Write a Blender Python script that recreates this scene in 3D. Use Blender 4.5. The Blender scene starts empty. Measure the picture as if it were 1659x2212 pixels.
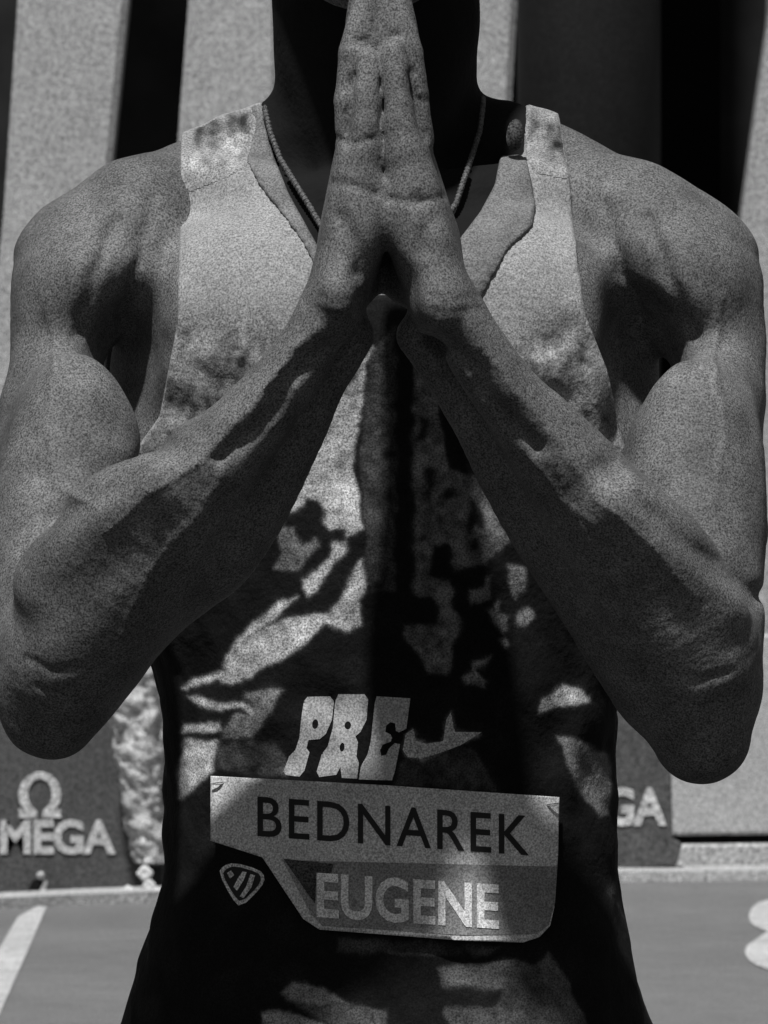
import bpy, bmesh, math, random
import numpy as np
from mathutils import Vector, Matrix, noise
from mathutils.bvhtree import BVHTree
random.seed(4); np.random.seed(4)
scn = bpy.context.scene
COL = scn.collection
# ---------------------------------------------------------------- camera, sky, sun, exposure
CX, CY, S, D0, CZ = 829.5, 1106.0, .00028, 6.0, 1.25     # sketch units -> metres on the athlete's plane (y = 0)
cam = bpy.data.cameras.new('camera'); camo = bpy.data.objects.new('camera', cam); COL.objects.link(camo)
camo.location = (0, -D0, CZ); camo.rotation_euler = (math.radians(90), 0, 0)
cam.sensor_fit = 'HORIZONTAL'; cam.sensor_width = 36; cam.lens = 36*D0/(1659*S)
cam.clip_start = .5; cam.clip_end = 600
cam.dof.use_dof = True; cam.dof.focus_distance = D0-.12; cam.dof.aperture_fstop = 130
scn.camera = camo
SUN_EL, SUN_AZ = 62, 15                                   # height; degrees left of the camera's side
sd = Vector((-math.sin(math.radians(SUN_AZ))*math.cos(math.radians(SUN_EL)),
             -math.cos(math.radians(SUN_AZ))*math.cos(math.radians(SUN_EL)), math.sin(math.radians(SUN_EL))))
w = bpy.data.worlds.new('World'); scn.world = w; w.use_nodes = True
nt = w.node_tree; bg = nt.nodes['Background']
sky = nt.nodes.new('ShaderNodeTexSky'); sky.sky_type = 'NISHITA'; sky.sun_disc = False
sky.sun_elevation = math.radians(SUN_EL); sky.sun_rotation = math.atan2(sd.x, sd.y)
bw = nt.nodes.new('ShaderNodeRGBToBW'); nt.links.new(sky.outputs[0], bw.inputs[0]); nt.links.new(bw.outputs[0], bg.inputs[0])
bg.inputs[1].default_value = .05
sl = bpy.data.lights.new('sun', 'SUN'); sl.energy = 5.0; sl.angle = math.radians(2.5)
so = bpy.data.objects.new('sun', sl); COL.objects.link(so); so.rotation_euler = sd.to_track_quat('Z', 'Y').to_euler()
scn.view_settings.view_transform = 'Standard'; scn.view_settings.look = 'None'
scn.view_settings.exposure = -.24; scn.view_settings.gamma = 1

# ---------------------------------------------------------------- helpers
def P(px, py, y=0.0):
    k = (D0+y)/D0
    return Vector(((px-CX)*S*k, y, CZ+(CY-py)*S*k))
def G(px, py, z=0.0):                                     # a point lying on the ground
    d = (CZ-z)*D0/((py-CY)*S)
    return Vector(((px-CX)*S*d/D0, d-D0, z))
def tag(o, label=None, cat=None, group=None, kind=None):
    for k, v in (('label', label), ('category', cat), ('group', group), ('kind', kind)):
        if v: o[k] = v
    return o
def link(name, me, mat=None, parent=None):
    o = bpy.data.objects.new(name, me); COL.objects.link(o)
    if mat is not None:
        for m in (mat if isinstance(mat, (list, tuple)) else [mat]): me.materials.append(m)
    if parent is not None:
        o.parent = parent
        if parent.parent is None: o.matrix_parent_inverse = Matrix.Translation(-parent.location)
    return o
def from_bm(name, bm, mat=None, parent=None, smooth=True):
    me = bpy.data.meshes.new(name); bm.to_mesh(me); bm.free()
    if smooth: me.polygons.foreach_set('use_smooth', [True]*len(me.polygons))
    return link(name, me, mat, parent)
def empty(name, loc=(0, 0, 0)):
    o = bpy.data.objects.new(name, None); COL.objects.link(o); o.location = loc; o.empty_display_size = .1
    return o

MATS = {}
def mat(name, v, rough=.8, var=.15, scale=20, bump=0.0, bscale=300, spec=.4, weave=None, detail=6, var2=0, scale2=3, stretch=None):
    """grey procedural material: base value v, broken up by two noises, noise bump, optional knitted weave of pitch weave (m)"""
    m = bpy.data.materials.new(name); m.use_nodes = True; n = m.node_tree; N = n.nodes; L = n.links
    b = N['Principled BSDF']; b.inputs['Roughness'].default_value = rough
    b.inputs['Specular IOR Level'].default_value = spec
    tc = N.new('ShaderNodeTexCoord'); src = tc.outputs['Object']
    if stretch:
        mp = N.new('ShaderNodeMapping'); mp.inputs['Scale'].default_value = stretch; L.new(src, mp.inputs[0]); src2 = mp.outputs[0]
    else: src2 = src
    def noise(sc, det, s=None):
        t = N.new('ShaderNodeTexNoise'); t.inputs['Scale'].default_value = sc; t.inputs['Detail'].default_value = det
        L.new(s or src2, t.inputs['Vector']); return t.outputs['Fac']
    def math_(op, a, b_):
        q = N.new('ShaderNodeMath'); q.operation = op
        for i, x in enumerate((a, b_)):
            if hasattr(x, 'links'): L.new(x, q.inputs[i])
            elif x is not None: q.inputs[i].default_value = x
        return q.outputs[0]
    def rng(f, a, b_):
        q = N.new('ShaderNodeMapRange'); q.inputs[1].default_value = .3; q.inputs[2].default_value = .7
        q.inputs[3].default_value = a; q.inputs[4].default_value = b_; L.new(f, q.inputs[0]); return q.outputs[0]
    val = math_('MULTIPLY', rng(noise(scale, detail), 1-var, 1+var), v)
    if var2: val = math_('MULTIPLY', val, rng(noise(scale2, 3), 1-var2, 1+var2))
    h = None
    if weave:
        g1 = noise(1/(weave[0]*.46), 1, src)
        g2 = noise(1/(weave[0]*1.3), 2, src)
        val = math_('MULTIPLY', val, rng(g1, 1-weave[1]*2.3, 1+weave[1]*2.3))
        val = math_('MULTIPLY', val, rng(g2, 1-weave[1]*.35, 1+weave[1]*.35))
    cc = N.new('ShaderNodeCombineColor')
    for i in range(3): L.new(val, cc.inputs[i])
    L.new(cc.outputs[0], b.inputs['Base Color'])
    if bump:
        bp = N.new('ShaderNodeBump'); bp.inputs['Strength'].default_value = 1; bp.inputs['Distance'].default_value = bump
        L.new(noise(bscale, 5, src), bp.inputs['Height']); L.new(bp.outputs[0], b.inputs['Normal'])
    MATS[name] = m; return m

PITCH = .00238                                            # knit pitch, two cells of the mesh cloth
skin = mat('skin', .13, .62, .25, 45, .0004, 260, .22, weave=(PITCH, .30), var2=.2, scale2=14)
white_cloth = mat('white_cloth', .30, .9, .10, 40, .001, 220, .2, weave=(PITCH, .2), var2=.08, scale2=9)
dark_cloth = mat('dark_cloth', .012, .8, .3, 60, .001, 220, .3, weave=(PITCH, .3))
trim_m = mat('neck_trim', .17, .85, .2, 60, .001, 250, .2, weave=(PITCH, .2))
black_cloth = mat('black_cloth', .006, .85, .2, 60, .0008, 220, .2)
print_light = mat('print_light', .65, .8, .25, 60, .0006, 220, .2, weave=(PITCH, .25), var2=.25, scale2=25)
print_mid = mat('print_mid', .28, .8, .3, 70, .0006, 220, .2, weave=(PITCH, .3), var2=.3, scale2=30)
print_dim = mat('print_dim', .07, .8, .35, 70, .0006, 220, .2, weave=(PITCH, .35), var2=.3, scale2=30)
paper = mat('paper', .62, .7, .1, 30, .0004, 200, .3, weave=(PITCH, .2), var2=.1, scale2=12)
paper_grey = mat('paper_grey', .27, .7, .15, 50, .0004, 200, .3, weave=(PITCH, .2), var2=.15, scale2=20)
ink = mat('ink', .012, .6, .2, 60)
ink_light = mat('ink_light', .46, .6, .15, 60, weave=(PITCH, .2))
metal = mat('metal', .55, .35, .3, 200, .001, 900, .6)
hairm = mat('hair_fibre', .01, .7, .3, 300, .003, 500, .3)
eye_m = mat('eye_white', .6, .2, .02, 20); iris_m = mat('iris', .02, .2, .02, 20)

# ---------------------------------------------------------------- implicit-surface modelling
class Field:
    def __init__(s, lo, hi, h):
        s.h = h; s.lo = np.array(lo, float)
        s.n = tuple(int(math.ceil((b-a)/h))+1 for a, b in zip(lo, hi))
        s.f = np.full(s.n, .08, np.float32)
        s.ax = [(s.lo[i]+np.arange(s.n[i])*h).astype(np.float32) for i in range(3)]
    def box(s, lo, hi):
        r = []
        for i in range(3):
            a = max(0, int((lo[i]-s.lo[i])/s.h)); b = min(s.n[i], int((hi[i]-s.lo[i])/s.h)+2)
            if b <= a: return None
            r.append(slice(a, b))
        return tuple(r)
    def grid(s, sl):
        return np.meshgrid(s.ax[0][sl[0]], s.ax[1][sl[1]], s.ax[2][sl[2]], indexing='ij', sparse=True)
    def put(s, sl, d, k, sub=False):
        f = s.f[sl]
        if sub:
            d = -d; hh = np.maximum(k-np.abs(f-d), 0)/k; s.f[sl] = np.maximum(f, d)+hh*hh*k*.25
        else:
            hh = np.maximum(k-np.abs(f-d), 0)/k; s.f[sl] = np.minimum(f, d)-hh*hh*k*.25
    def cone(s, a, b, ra, rb, k=.01, sub=False, sq=(1, 1, 1)):
        """tapered capsule; sq stretches space (flattened sections)"""
        sq = np.array(sq); m = max(ra, rb)*max(sq)+k+2*s.h
        a = np.array(a); b = np.array(b)
        sl = s.box(np.minimum(a, b)-m, np.maximum(a, b)+m)
        if sl is None: return
        X, Y, Z = s.grid(sl)
        ba = b-a; X = (X-a[0]); Y = (Y-a[1]); Z = (Z-a[2])
        l2 = float((ba**2).sum())+1e-12
        t = np.clip((X*ba[0]+Y*ba[1]+Z*ba[2])/l2, 0, 1)
        d = np.sqrt(((X-t*ba[0])/sq[0])**2+((Y-t*ba[1])/sq[1])**2+((Z-t*ba[2])/sq[2])**2)-(ra+(rb-ra)*t)
        s.put(sl, d.astype(np.float32), k, sub)
    def chain(s, pts, k=.01, sub=False, sq=(1, 1, 1)):
        """pts = [(px, py, y, r_px)] in sketch units"""
        q = [(np.array(P(p[0], p[1], p[2])), p[3]*S) for p in pts]
        # resample the joints with a smooth curve so that the limb has no corners
        if len(q) > 2:
            C = np.array([np.append(c, r) for c, r in q]); C = np.vstack([2*C[0]-C[1], C, 2*C[-1]-C[-2]]); o = []
            for i in range(1, len(C)-2):
                for t in np.linspace(0, 1, 6, endpoint=False):
                    o.append(.5*((2*C[i])+(C[i+1]-C[i-1])*t+(2*C[i-1]-5*C[i]+4*C[i+1]-C[i+2])*t*t+(3*C[i]-C[i-1]-3*C[i+1]+C[i+2])*t**3))
            o.append(C[-2]); q = [(c[:3], c[3]) for c in o]
        pa = np.array([c for c, _ in q]); rm = max(r for _, r in q)+k+2*s.h
        sl = s.box(pa.min(0)-rm, pa.max(0)+rm)
        if sl is None: return
        X, Y, Z = s.grid(sl); d = None
        for (a, ra), (b, rb) in zip(q[:-1], q[1:]):
            ba = b-a; l2 = float((ba**2).sum())+1e-12; x = X-a[0]; y = Y-a[1]; z = Z-a[2]
            t = np.clip((x*ba[0]+y*ba[1]+z*ba[2])/l2, 0, 1)
            e_ = (np.sqrt((x-t*ba[0])**2+(y-t*ba[1])**2+(z-t*ba[2])**2)-(ra+(rb-ra)*t)).astype(np.float32)
            d = e_ if d is None else np.minimum(d, e_)
        s.put(sl, d, k, sub)
    def ell(s, c, r, k=.01, sub=False):
        c = np.array(c); r = np.array(r); m = r*(1+1.6*k/min(r))+2*s.h
        sl = s.box(c-m, c+m)
        if sl is None: return
        X, Y, Z = s.grid(sl)
        q = np.sqrt(((X-c[0])/r[0])**2+((Y-c[1])/r[1])**2+((Z-c[2])/r[2])**2)
        d = (q-1)*min(r)
        s.put(sl, d.astype(np.float32), k, sub)
    def loft(s, secs, k=.01, grow=0.0):
        """torso-like body: secs = [(z, cx, cy, rx, ry)] sorted by z, super-elliptic sections"""
        A = np.array(sorted(secs)); z = s.ax[2]
        g = [np.interp(z, A[:, 0], A[:, i]) for i in range(1, 5)]
        for i in range(4):                                # soften the section table
            kk = np.ones(9)/9; p = np.pad(g[i], 4, mode='edge'); g[i] = np.convolve(p, kk, 'valid')
        X, Y, Z = np.meshgrid(s.ax[0], s.ax[1], s.ax[2], indexing='ij', sparse=True)
        cx, cy, rx, ry = [q[None, None, :] for q in g]
        q = ((np.abs(X-cx)/rx)**2.4+(np.abs(Y-cy)/ry)**2.4)**(1/2.4)
        d = (q-1)*np.minimum(rx, ry)*.9-grow
        zc = np.maximum(A[0, 0]-Z, Z-A[-1, 0])
        d = np.maximum(d, zc)
        s.put((slice(None),)*3, d.astype(np.float32), k)
    def mesh(s, name):
        f = s.f; ins = f < 0
        nx, ny, nz = f.shape
        c = np.zeros((nx-1, ny-1, nz-1), np.int8)
        for i in (0, 1):
            for j in (0, 1):
                for k in (0, 1): c += ins[i:nx-1+i, j:ny-1+j, k:nz-1+k]
        act = np.argwhere((c > 0) & (c < 8)); idx = -np.ones(c.shape, np.int32); idx[tuple(act.T)] = np.arange(len(act))
        acc = np.zeros((len(act), 3)); cnt = np.zeros(len(act))
        for ax in range(3):
            o = [a for a in range(3) if a != ax]
            for u in (0, 1):
                for v in (0, 1):
                    p = act.copy(); p[:, o[0]] += u; p[:, o[1]] += v
                    q = p.copy(); q[:, ax] += 1
                    fa = f[tuple(p.T)]; fb = f[tuple(q.T)]; m = (fa < 0) != (fb < 0)
                    t = np.where(m, fa/np.where(fa == fb, 1, fa-fb), 0)
                    pt = (p-act).astype(float); pt[:, ax] += t
                    acc[m] += pt[m]; cnt[m] += 1
        V = s.lo+(act+acc/cnt[:, None])*s.h
        F = []
        for ax in range(3):
            o = [(ax+1) % 3, (ax+2) % 3]
            sa = [slice(None)]*3; sb = [slice(None)]*3; sa[ax] = slice(0, -1); sb[ax] = slice(1, None)
            A, B = ins[tuple(sa)], ins[tuple(sb)]
            e = np.argwhere(A != B)
            ok = np.all(e[:, o] > 0, axis=1) & np.all(e[:, o] < np.array([s.n[o[0]]-1, s.n[o[1]]-1]), axis=1)
            e = e[ok]; fl = A[tuple(e.T)]
            q = []
            for du, dv in ((-1, -1), (0, -1), (0, 0), (-1, 0)):
                p = e.copy(); p[:, o[0]] += du; p[:, o[1]] += dv; q.append(idx[tuple(p.T)])
            q = np.stack(q, 1); q[~fl] = q[~fl][:, ::-1]; F.append(q)
        F = np.concatenate(F)
        return V, F
def to_mesh(name, V, F):
    me = bpy.data.meshes.new(name)
    me.vertices.add(len(V)); me.vertices.foreach_set('co', np.asarray(V, np.float32).ravel())
    me.loops.add(F.size); me.loops.foreach_set('vertex_index', F.ravel().astype(np.int32))
    me.polygons.add(len(F)); me.polygons.foreach_set('loop_start', np.arange(0, F.size, 4, dtype=np.int32))
    me.update(calc_edges=True); me.validate()
    me.polygons.foreach_set('use_smooth', np.ones(len(me.polygons), bool))
    return me
def relax(V, F, it=3, lam=.5):
    V = V.copy(); n = len(V)
    a = np.concatenate([F[:, 0], F[:, 1], F[:, 2], F[:, 3]]); b = np.concatenate([F[:, 1], F[:, 2], F[:, 3], F[:, 0]])
    cnt = np.bincount(a, minlength=n)+np.bincount(b, minlength=n)
    for _ in range(it):
        for l in (lam, -lam*1.02):
            acc = np.stack([np.bincount(a, V[b, i], n)+np.bincount(b, V[a, i], n) for i in range(3)], 1)
            V += l*(acc/cnt[:, None]-V)
    return V
def wob(X, Y, Z, f, seed=0):                              # cheap smooth noise in [-1,1]
    r = np.random.RandomState(seed); o = 0
    for i in range(7):
        d = r.normal(size=3); d /= np.linalg.norm(d); p = r.uniform(0, 6.28, 2); q = r.normal(size=3); q /= np.linalg.norm(q)
        ff = f*r.uniform(.7, 1.5)
        o = o+np.sin((X*d[0]+Y*d[1]+Z*d[2])*ff+p[0]+1.3*np.sin((X*q[0]+Y*q[1]+Z*q[2])*ff*.6+p[1]))
    return o/5

def seg_dist(px, py, line):
    d = np.full(px.shape, 1e9)
    for (x0, y0), (x1, y1) in zip(line[:-1], line[1:]):
        ex, ey = x1-x0, y1-y0; t = np.clip(((px-x0)*ex+(py-y0)*ey)/(ex*ex+ey*ey+1e-9), 0, 1)
        d = np.minimum(d, np.hypot(px-x0-ex*t, py-y0-ey*t))
    return d

# torso sections (z, cx, cy, rx, ry)
def zz(py): return CZ+(CY-py)*S
def xx(px): return (px-CX)*S
TORSO = [(zz(2560), xx(832), .085, .165, .105), (zz(2350), xx(832), .085, .166, .108), (zz(2150), xx(834), .08, .148, .1), (zz(1900), xx(842), .078, .132, .095),
         (zz(1650), xx(843), .075, .130, .094), (zz(1400), xx(838), .073, .135, .098), (zz(1150), xx(832), .075, .15, .104),
         (zz(900), xx(830), .08, .158, .108), (zz(700), xx(828), .085, .155, .105), (zz(520), xx(826), .09, .135, .09), (zz(400), xx(824), .095, .085, .06), (zz(330), xx(820), .10, .05, .045)]
def torso_extras(f):
    # pectorals, trapezius, collar bones, lats
    for sx, x0 in ((-1, 600), (1, 1060)):
        f.ell(P(x0, 690, .005), (.072, .045, .062), .03)
        f.ell(P(x0-sx*30+sx*200, 900, .09), (.045, .07, .10), .04)
    f.chain([(690, 320, .10, 128), (500, 375, .09, 108), (330, 465, .075, 122), (230, 545, .065, 140)], .02)
    f.chain([(950, 330, .10, 120), (1140, 350, .09, 108), (1330, 465, .075, 118), (1430, 545, .065, 140)], .02)
    f.chain([(770, 440, .015, 40), (600, 420, .025, 42), (420, 400, .05, 45), (270, 440, .05, 60)], .025)
    f.chain([(880, 440, .015, 40), (1060, 410, .025, 42), (1230, 410, .05, 45), (1400, 450, .05, 60)], .025)

# ---- the body
B = Field((-.29, -.27, .60), (.29, .26, 1.83), .0021)
B.loft(TORSO, .02)
torso_extras(B)
B.chain([(815, 420, .10, 200), (812, 120, .085, 212), (812, -120, .07, 218)], .015)                   # neck
# sternomastoid ridges and larynx
B.chain([(790, 430, .03, 40), (680, 60, .06, 45)], .02); B.chain([(860, 430, .03, 40), (955, 60, .06, 45)], .02)
# head
hc = P(812, -456, .025)
B.ell(hc+Vector((0, .012, .02)), (.076, .098, .098), .02)
B.ell(hc+Vector((0, -.02, -.045)), (.060, .072, .078), .025)
B.cone(hc+Vector((-.02, -.075, -.108)), hc+Vector((.02, -.075, -.108)), .019, .019, .02)              # chin
for sx in (-1, 1):
    B.cone(hc+Vector((sx*.058, .005, -.05)), hc+Vector((sx*.02, -.07, -.11)), .017, .014, .02)        # jaw line
    B.ell(hc+Vector((sx*.034, -.082, .0)), (.017, .012, .013), .008, True)                            # eye sockets
    B.ell(hc+Vector((sx*.034, -.072, -.001)), (.0145, .013, .0105), .003)
    B.cone(hc+Vector((sx*.014, -.094, .018)), hc+Vector((sx*.048, -.082, .018)), .006, .005, .008)     # brow
    B.ell(hc+Vector((sx*.040, -.075, -.032)), (.018, .016, .014), .012)                               # cheekbones
    B.ell(hc+Vector((sx*.078, .012, -.008)), (.006, .018, .031), .005)                                # ears
    B.ell(hc+Vector((sx*.084, .006, -.006)), (.006, .008, .016), .003, True)
B.cone(hc+Vector((0, -.092, .008)), hc+Vector((0, -.112, -.036)), .007, .012, .008)                   # nose
B.ell(hc+Vector((0, -.104, -.04)), (.020, .010, .009), .006)
B.cone(hc+Vector((-.020, -.092, -.066)), hc+Vector((.020, -.092, -.066)), .0065, .0065, .006)         # lips
B.cone(hc+Vector((-.018, -.090, -.077)), hc+Vector((.018, -.090, -.077)), .0075, .0075, .006)
B.cone(hc+Vector((-.026, -.099, -.0715)), hc+Vector((.026, -.099, -.0715)), .0015, .0015, .002, True)

# arms: ulnar (near) and radial (far) bars make the broad flat forearm
def arm(side, up, uln, rad, extra):
    B.chain(up, .014); B.chain(uln, .009); B.chain(rad, .012)
    for e in extra: B.chain(e, .02)
arm(-1, [(190, 585, .055, 168), (150, 760, .03, 128), (165, 900, .0, 135), (150, 1080, -.04, 150), (120, 1300, -.075, 150), (118, 1470, -.095, 128)],
    [(712, 668, -.205, 60), (640, 790, -.195, 66), (520, 935, -.18, 84), (400, 1060, -.165, 118), (270, 1230, -.14, 148), (160, 1390, -.115, 154), (108, 1536, -.10, 106)],
    [(762, 725, -.165, 46), (688, 838, -.158, 56), (590, 985, -.15, 84), (455, 1150, -.13, 122), (318, 1280, -.11, 112), (190, 1400, -.10, 112)],
    [[(300, 480, .05, 120), (200, 620, .02, 130)], [(90, 900, .02, 90), (80, 1150, -.02, 100)]])
arm(1, [(1478, 592, .055, 172), (1535, 760, .03, 118), (1525, 880, .0, 118), (1495, 1060, -.04, 145), (1500, 1300, -.075, 150), (1508, 1480, -.095, 138)],
    [(975, 668, -.205, 60), (1058, 800, -.195, 66), (1160, 930, -.18, 84), (1265, 1060, -.165, 110), (1390, 1230, -.14, 142), (1475, 1390, -.115, 160), (1518, 1588, -.10, 104)],
    [(905, 725, -.165, 46), (990, 828, -.158, 56), (1075, 950, -.15, 76), (1200, 1110, -.13, 112), (1322, 1280, -.11, 122), (1440, 1440, -.10, 138)],
    [[(1360, 480, .05, 120), (1470, 620, .02, 130)], [(1560, 900, .03, 85), (1570, 1150, -.01, 90)]])
# arm pits, a soft hollow between chest and arm
B.ell(P(262, 770, .005), (.014, .035, .030), .03, True)
B.ell(P(325, 930, -.05), (.010, .05, .022), .012, True)
B.ell(P(1398, 790, -.005), (.021, .045, .042), .026, True)
B.ell(P(1345, 930, -.05), (.010, .05, .026), .012, True)
# biceps and long forearm muscles
B.ell(P(160, 990, -.045), (.032, .026, .06), .03); B.ell(P(1490, 1010, -.045), (.032, .026, .06), .03)
B.chain([(330, 1040, -.185, 70), (230, 1120, -.165, 90), (120, 1260, -.14, 90)], .012)
B.chain([(1335, 1080, -.185, 66), (1430, 1180, -.165, 84), (1530, 1300, -.14, 80)], .012)
# tendon and vein relief
B.chain([(690, 720, -.214, 20), (560, 880, -.20, 22), (420, 1000, -.19, 26)], .012)
B.chain([(1010, 720, -.214, 20), (1120, 880, -.20, 22), (1230, 1000, -.19, 26)], .012)
B.ell(P(728, 640, -.222), (.011, .009, .013), .008); B.ell(P(955, 655, -.222), (.012, .010, .015), .008)

# hands: palms together, little-finger edge towards the viewer
def hand(m, xs):
    s = -m
    # wrist and palm: a slab made of five metacarpal bars, from the near (little finger) edge to the far (index) edge
    if m < 0:
        near = [(725, 665, -.200, 58), (748, 590, -.204, 68), (762, 500, -.206, 64), (768, 420, -.206, 58), (772, 330, -.205, 46)]
        tips = dict(little=[(776, 330, -.205, 48), (786, 265, -.206, 38), (792, 190, -.205, 33), (797, 128, -.203, 27)],
                    ring=[(764, 300, -.186, 42), (758, 210, -.188, 36), (768, 110, -.187, 33), (790, 20, -.184, 31), (797, -30, -.182, 27)],
                    middle=[(766, 300, -.167, 44), (768, 200, -.168, 36), (780, 60, -.167, 33), (797, -60, -.164, 28)],
                    index=[(776, 310, -.148, 42), (780, 200, -.149, 36), (790, 80, -.148, 32), (798, -20, -.146, 27)],
                    thumb=[(760, 600, -.142, 60), (790, 470, -.122, 46), (795, 370, -.11, 38), (797, 270, -.103, 30)])
        seam = 824
    else:
        near = [(958, 672, -.200, 60), (930, 590, -.204, 70), (912, 500, -.206, 66), (896, 420, -.206, 58), (880, 330, -.205, 46)]
        tips = dict(little=[(874, 330, -.205, 48), (866, 262, -.206, 40), (857, 180, -.205, 33), (848, 110, -.203, 27)],
                    ring=[(896, 300, -.186, 42), (890, 210, -.188, 36), (876, 110, -.187, 33), (851, 20, -.184, 31), (845, -30, -.182, 27)],
                    middle=[(890, 300, -.167, 44), (880, 200, -.168, 36), (866, 60, -.167, 33), (848, -60, -.164, 28)],
                    index=[(880, 310, -.148, 42), (874, 200, -.149, 36), (860, 80, -.148, 32), (848, -20, -.146, 27)],
                    thumb=[(890, 600, -.142, 60), (866, 470, -.122, 46), (861, 370, -.11, 38), (858, 270, -.103, 30)])
    H.chain(near, .012)
    for dy, dr, dx in ((.02, -4, 0), (.038, -6, -s*8), (.056, -8, -s*14)):
        H.chain([(x+(dx if i > 1 else dx*.3), y_, d+dy, r+dr-(6 if i < 1 else 0)) for i, (x, y_, d, r) in enumerate(near)], .012)
    for k, c in tips.items(): H.chain(c, .004 if k != 'thumb' else .01)
    for k, c in tips.items():                             # knuckles
        if k == 'thumb': continue
        for x, y_, d, r in c[1:-2]: H.ell(P(x, y_+6, d), (r*S*1.0, r*S*1.0, r*S*.9), .003)
    H.chain([(800 if m < 0 else 848, 20, -.172, 24), (796 if m < 0 else 852, 200, -.176, 28), (786 if m < 0 else 868, 430, -.176, 40)], .006)
    H.chain([(814 if m < 0 else 834, -20, -.174, 22), (806 if m < 0 else 842, 110, -.188, 28), (810 if m < 0 else 838, 340, -.192, 32)], .005)
    # folds across the near edge
    cr = ([(250, 30), (300, 34), (395, 50), (470, 60)] if m < 0 else [(236, 30), (300, 34), (372, 50), (455, 60)])
    for i, (y_, wd) in enumerate(cr):
        t = min(1, max(0, (y_-110)/480)); x = (786-t*30) if m < 0 else (862+t*50)
        H.cone(P(x-wd, y_-6*m, -.2325+i*.0), P(x+wd, y_+10*m, -.2325), .0012, .0012, .0035, True)
    for i in (0, 1):
        y_ = 640+i*26; x = 727 if m < 0 else 962
        pass
H = B
hand(-1, 0); 
hand(1, 0)
# keep a dark slit between the two palms
B.ell(P(838, 640, -.225), (.014, .03, .022), .012, True)
# skin-level relief
X, Y, Z = np.meshgrid(B.ax[0], B.ax[1], B.ax[2], indexing='ij', sparse=True)
near = np.abs(B.f) < .008
ii = np.argwhere(near); co = B.lo+ii*B.h
B.f[near] += (.0006*wob(co[:, 0], co[:, 1], co[:, 2], 170, 3)+.0010*wob(co[:, 0], co[:, 1], co[:, 2], 60, 5)).astype(np.float32)
front = near & (B.ax[1][None, :, None] < .10)
ii = np.argwhere(front); co = B.lo+ii*B.h; fpx = co[:, 0]*D0/(D0+co[:, 1])/S+CX; fpy = CY-(co[:, 2]-CZ)*D0/(D0+co[:, 1])/S
STROKES = [  # (polyline, width, depth in mm, nearest and farthest depth it applies to)
    ([(352, 962), (300, 1010), (240, 1062), (165, 1105), (110, 1128)], 26, -4, -.25, .0), ([(1312, 1012), (1360, 1062), (1410, 1112), (1500, 1192), (1628, 1288)], 24, -4, -.25, .0),
    ([(716, 742), (660, 775), (605, 850), (572, 900), (480, 985)], 20, -5, -.25, -.08), ([(930, 735), (990, 752), (1035, 800), (1070, 868), (1160, 965)], 18, -5, -.25, -.08),
    ([(825, 168), (826, 300), (828, 385)], 5, -1.2, -.25, -.1), ([(763, 168), (756, 230), (752, 320)], 10, -2.6, -.25, -.12), ([(884, 158), (895, 210), (915, 300)], 10, -2.6, -.25, -.12),
    ([(768, 92), (792, 86), (814, 112), (838, 80), (860, 74)], 7, -2, -.25, -.12), ([(722, 296), (760, 312), (800, 300)], 6, -2, -.25, -.15), ([(870, 190), (900, 216), (918, 216)], 8, -1.2, -.25, -.15),
    ([(712, 395), (770, 402), (815, 420)], 7, -1.6, -.25, -.15), ([(845, 430), (900, 440), (960, 425)], 7, -1.6, -.25, -.15), ([(735, 470), (770, 520), (775, 590)], 16, -3, -.25, -.15),
    ([(905, 430), (925, 480), (915, 540)], 18, -3, -.25, -.15), ([(690, 640), (740, 652), (780, 640)], 5, -.7, -.25, -.15), ([(930, 640), (980, 650), (1025, 636)], 5, -.7, -.25, -.15),
    ([(683, 668), (735, 682)], 5, -.6, -.25, -.15), ([(940, 676), (1040, 668)], 5, -.6, -.25, -.15),
    ([(690, 700), (600, 800), (520, 905), (430, 1000), (330, 1060), (230, 1150)], 6, 1.3, -.25, -.08), ([(640, 740), (560, 860), (440, 1100), (330, 1220), (260, 1380)], 7, 1.2, -.25, -.08),
    ([(1010, 700), (1090, 820), (1190, 930), (1290, 1080), (1400, 1170), (1500, 1290)], 6, 1.3, -.25, -.08), ([(1080, 860), (1170, 1020), (1300, 1200), (1380, 1360)], 7, 1.2, -.25, -.08),
    ([(430, 1000), (470, 1120), (400, 1260)], 5, 1.0, -.25, -.08), ([(1190, 930), (1220, 1080), (1330, 1180)], 5, 1.0, -.25, -.08),
    ([(95, 640), (120, 760), (100, 900), (120, 1050), (200, 1090)], 7, 1.3, -.2, .06), ([(1560, 640), (1540, 780), (1570, 930), (1540, 1090)], 7, 1.3, -.2, .06),
    ([(250, 480), (200, 600), (165, 720)], 16, -2.2, -.1, .10), ([(1400, 470), (1450, 600), (1500, 720)], 16, -2.2, -.1, .10), ([(330, 430), (300, 560), (260, 680)], 14, -1.8, -.1, .10), ([(1310, 440), (1340, 560), (1390, 680)], 14, -1.8, -.1, .10),
    ([(60, 1420), (110, 1450), (170, 1440)], 7, -1.5, -.25, .0), ([(80, 1480), (120, 1500), (165, 1480)], 6, -1.5, -.25, .0), ([(1450, 1450), (1500, 1470), (1570, 1450)], 7, -1.5, -.25, .0), ([(1460, 1510), (1510, 1530), (1560, 1505)], 6, -1.5, -.25, .0)]
dl = np.zeros(len(ii))
for ln, wd, mm, y0, y1 in STROKES:
    ok = (co[:, 1] > y0) & (co[:, 1] < y1)
    jx = fpx+3*np.sin(fpy/13); dl[ok] -= mm*.001*np.exp(-(seg_dist(jx[ok], fpy[ok], ln)/wd)**2)*np.clip((y1-co[ok, 1])/.03, 0, 1)
B.f[front] += dl.astype(np.float32)
V, F = B.mesh('body'); V = relax(V, F, 2)
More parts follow.
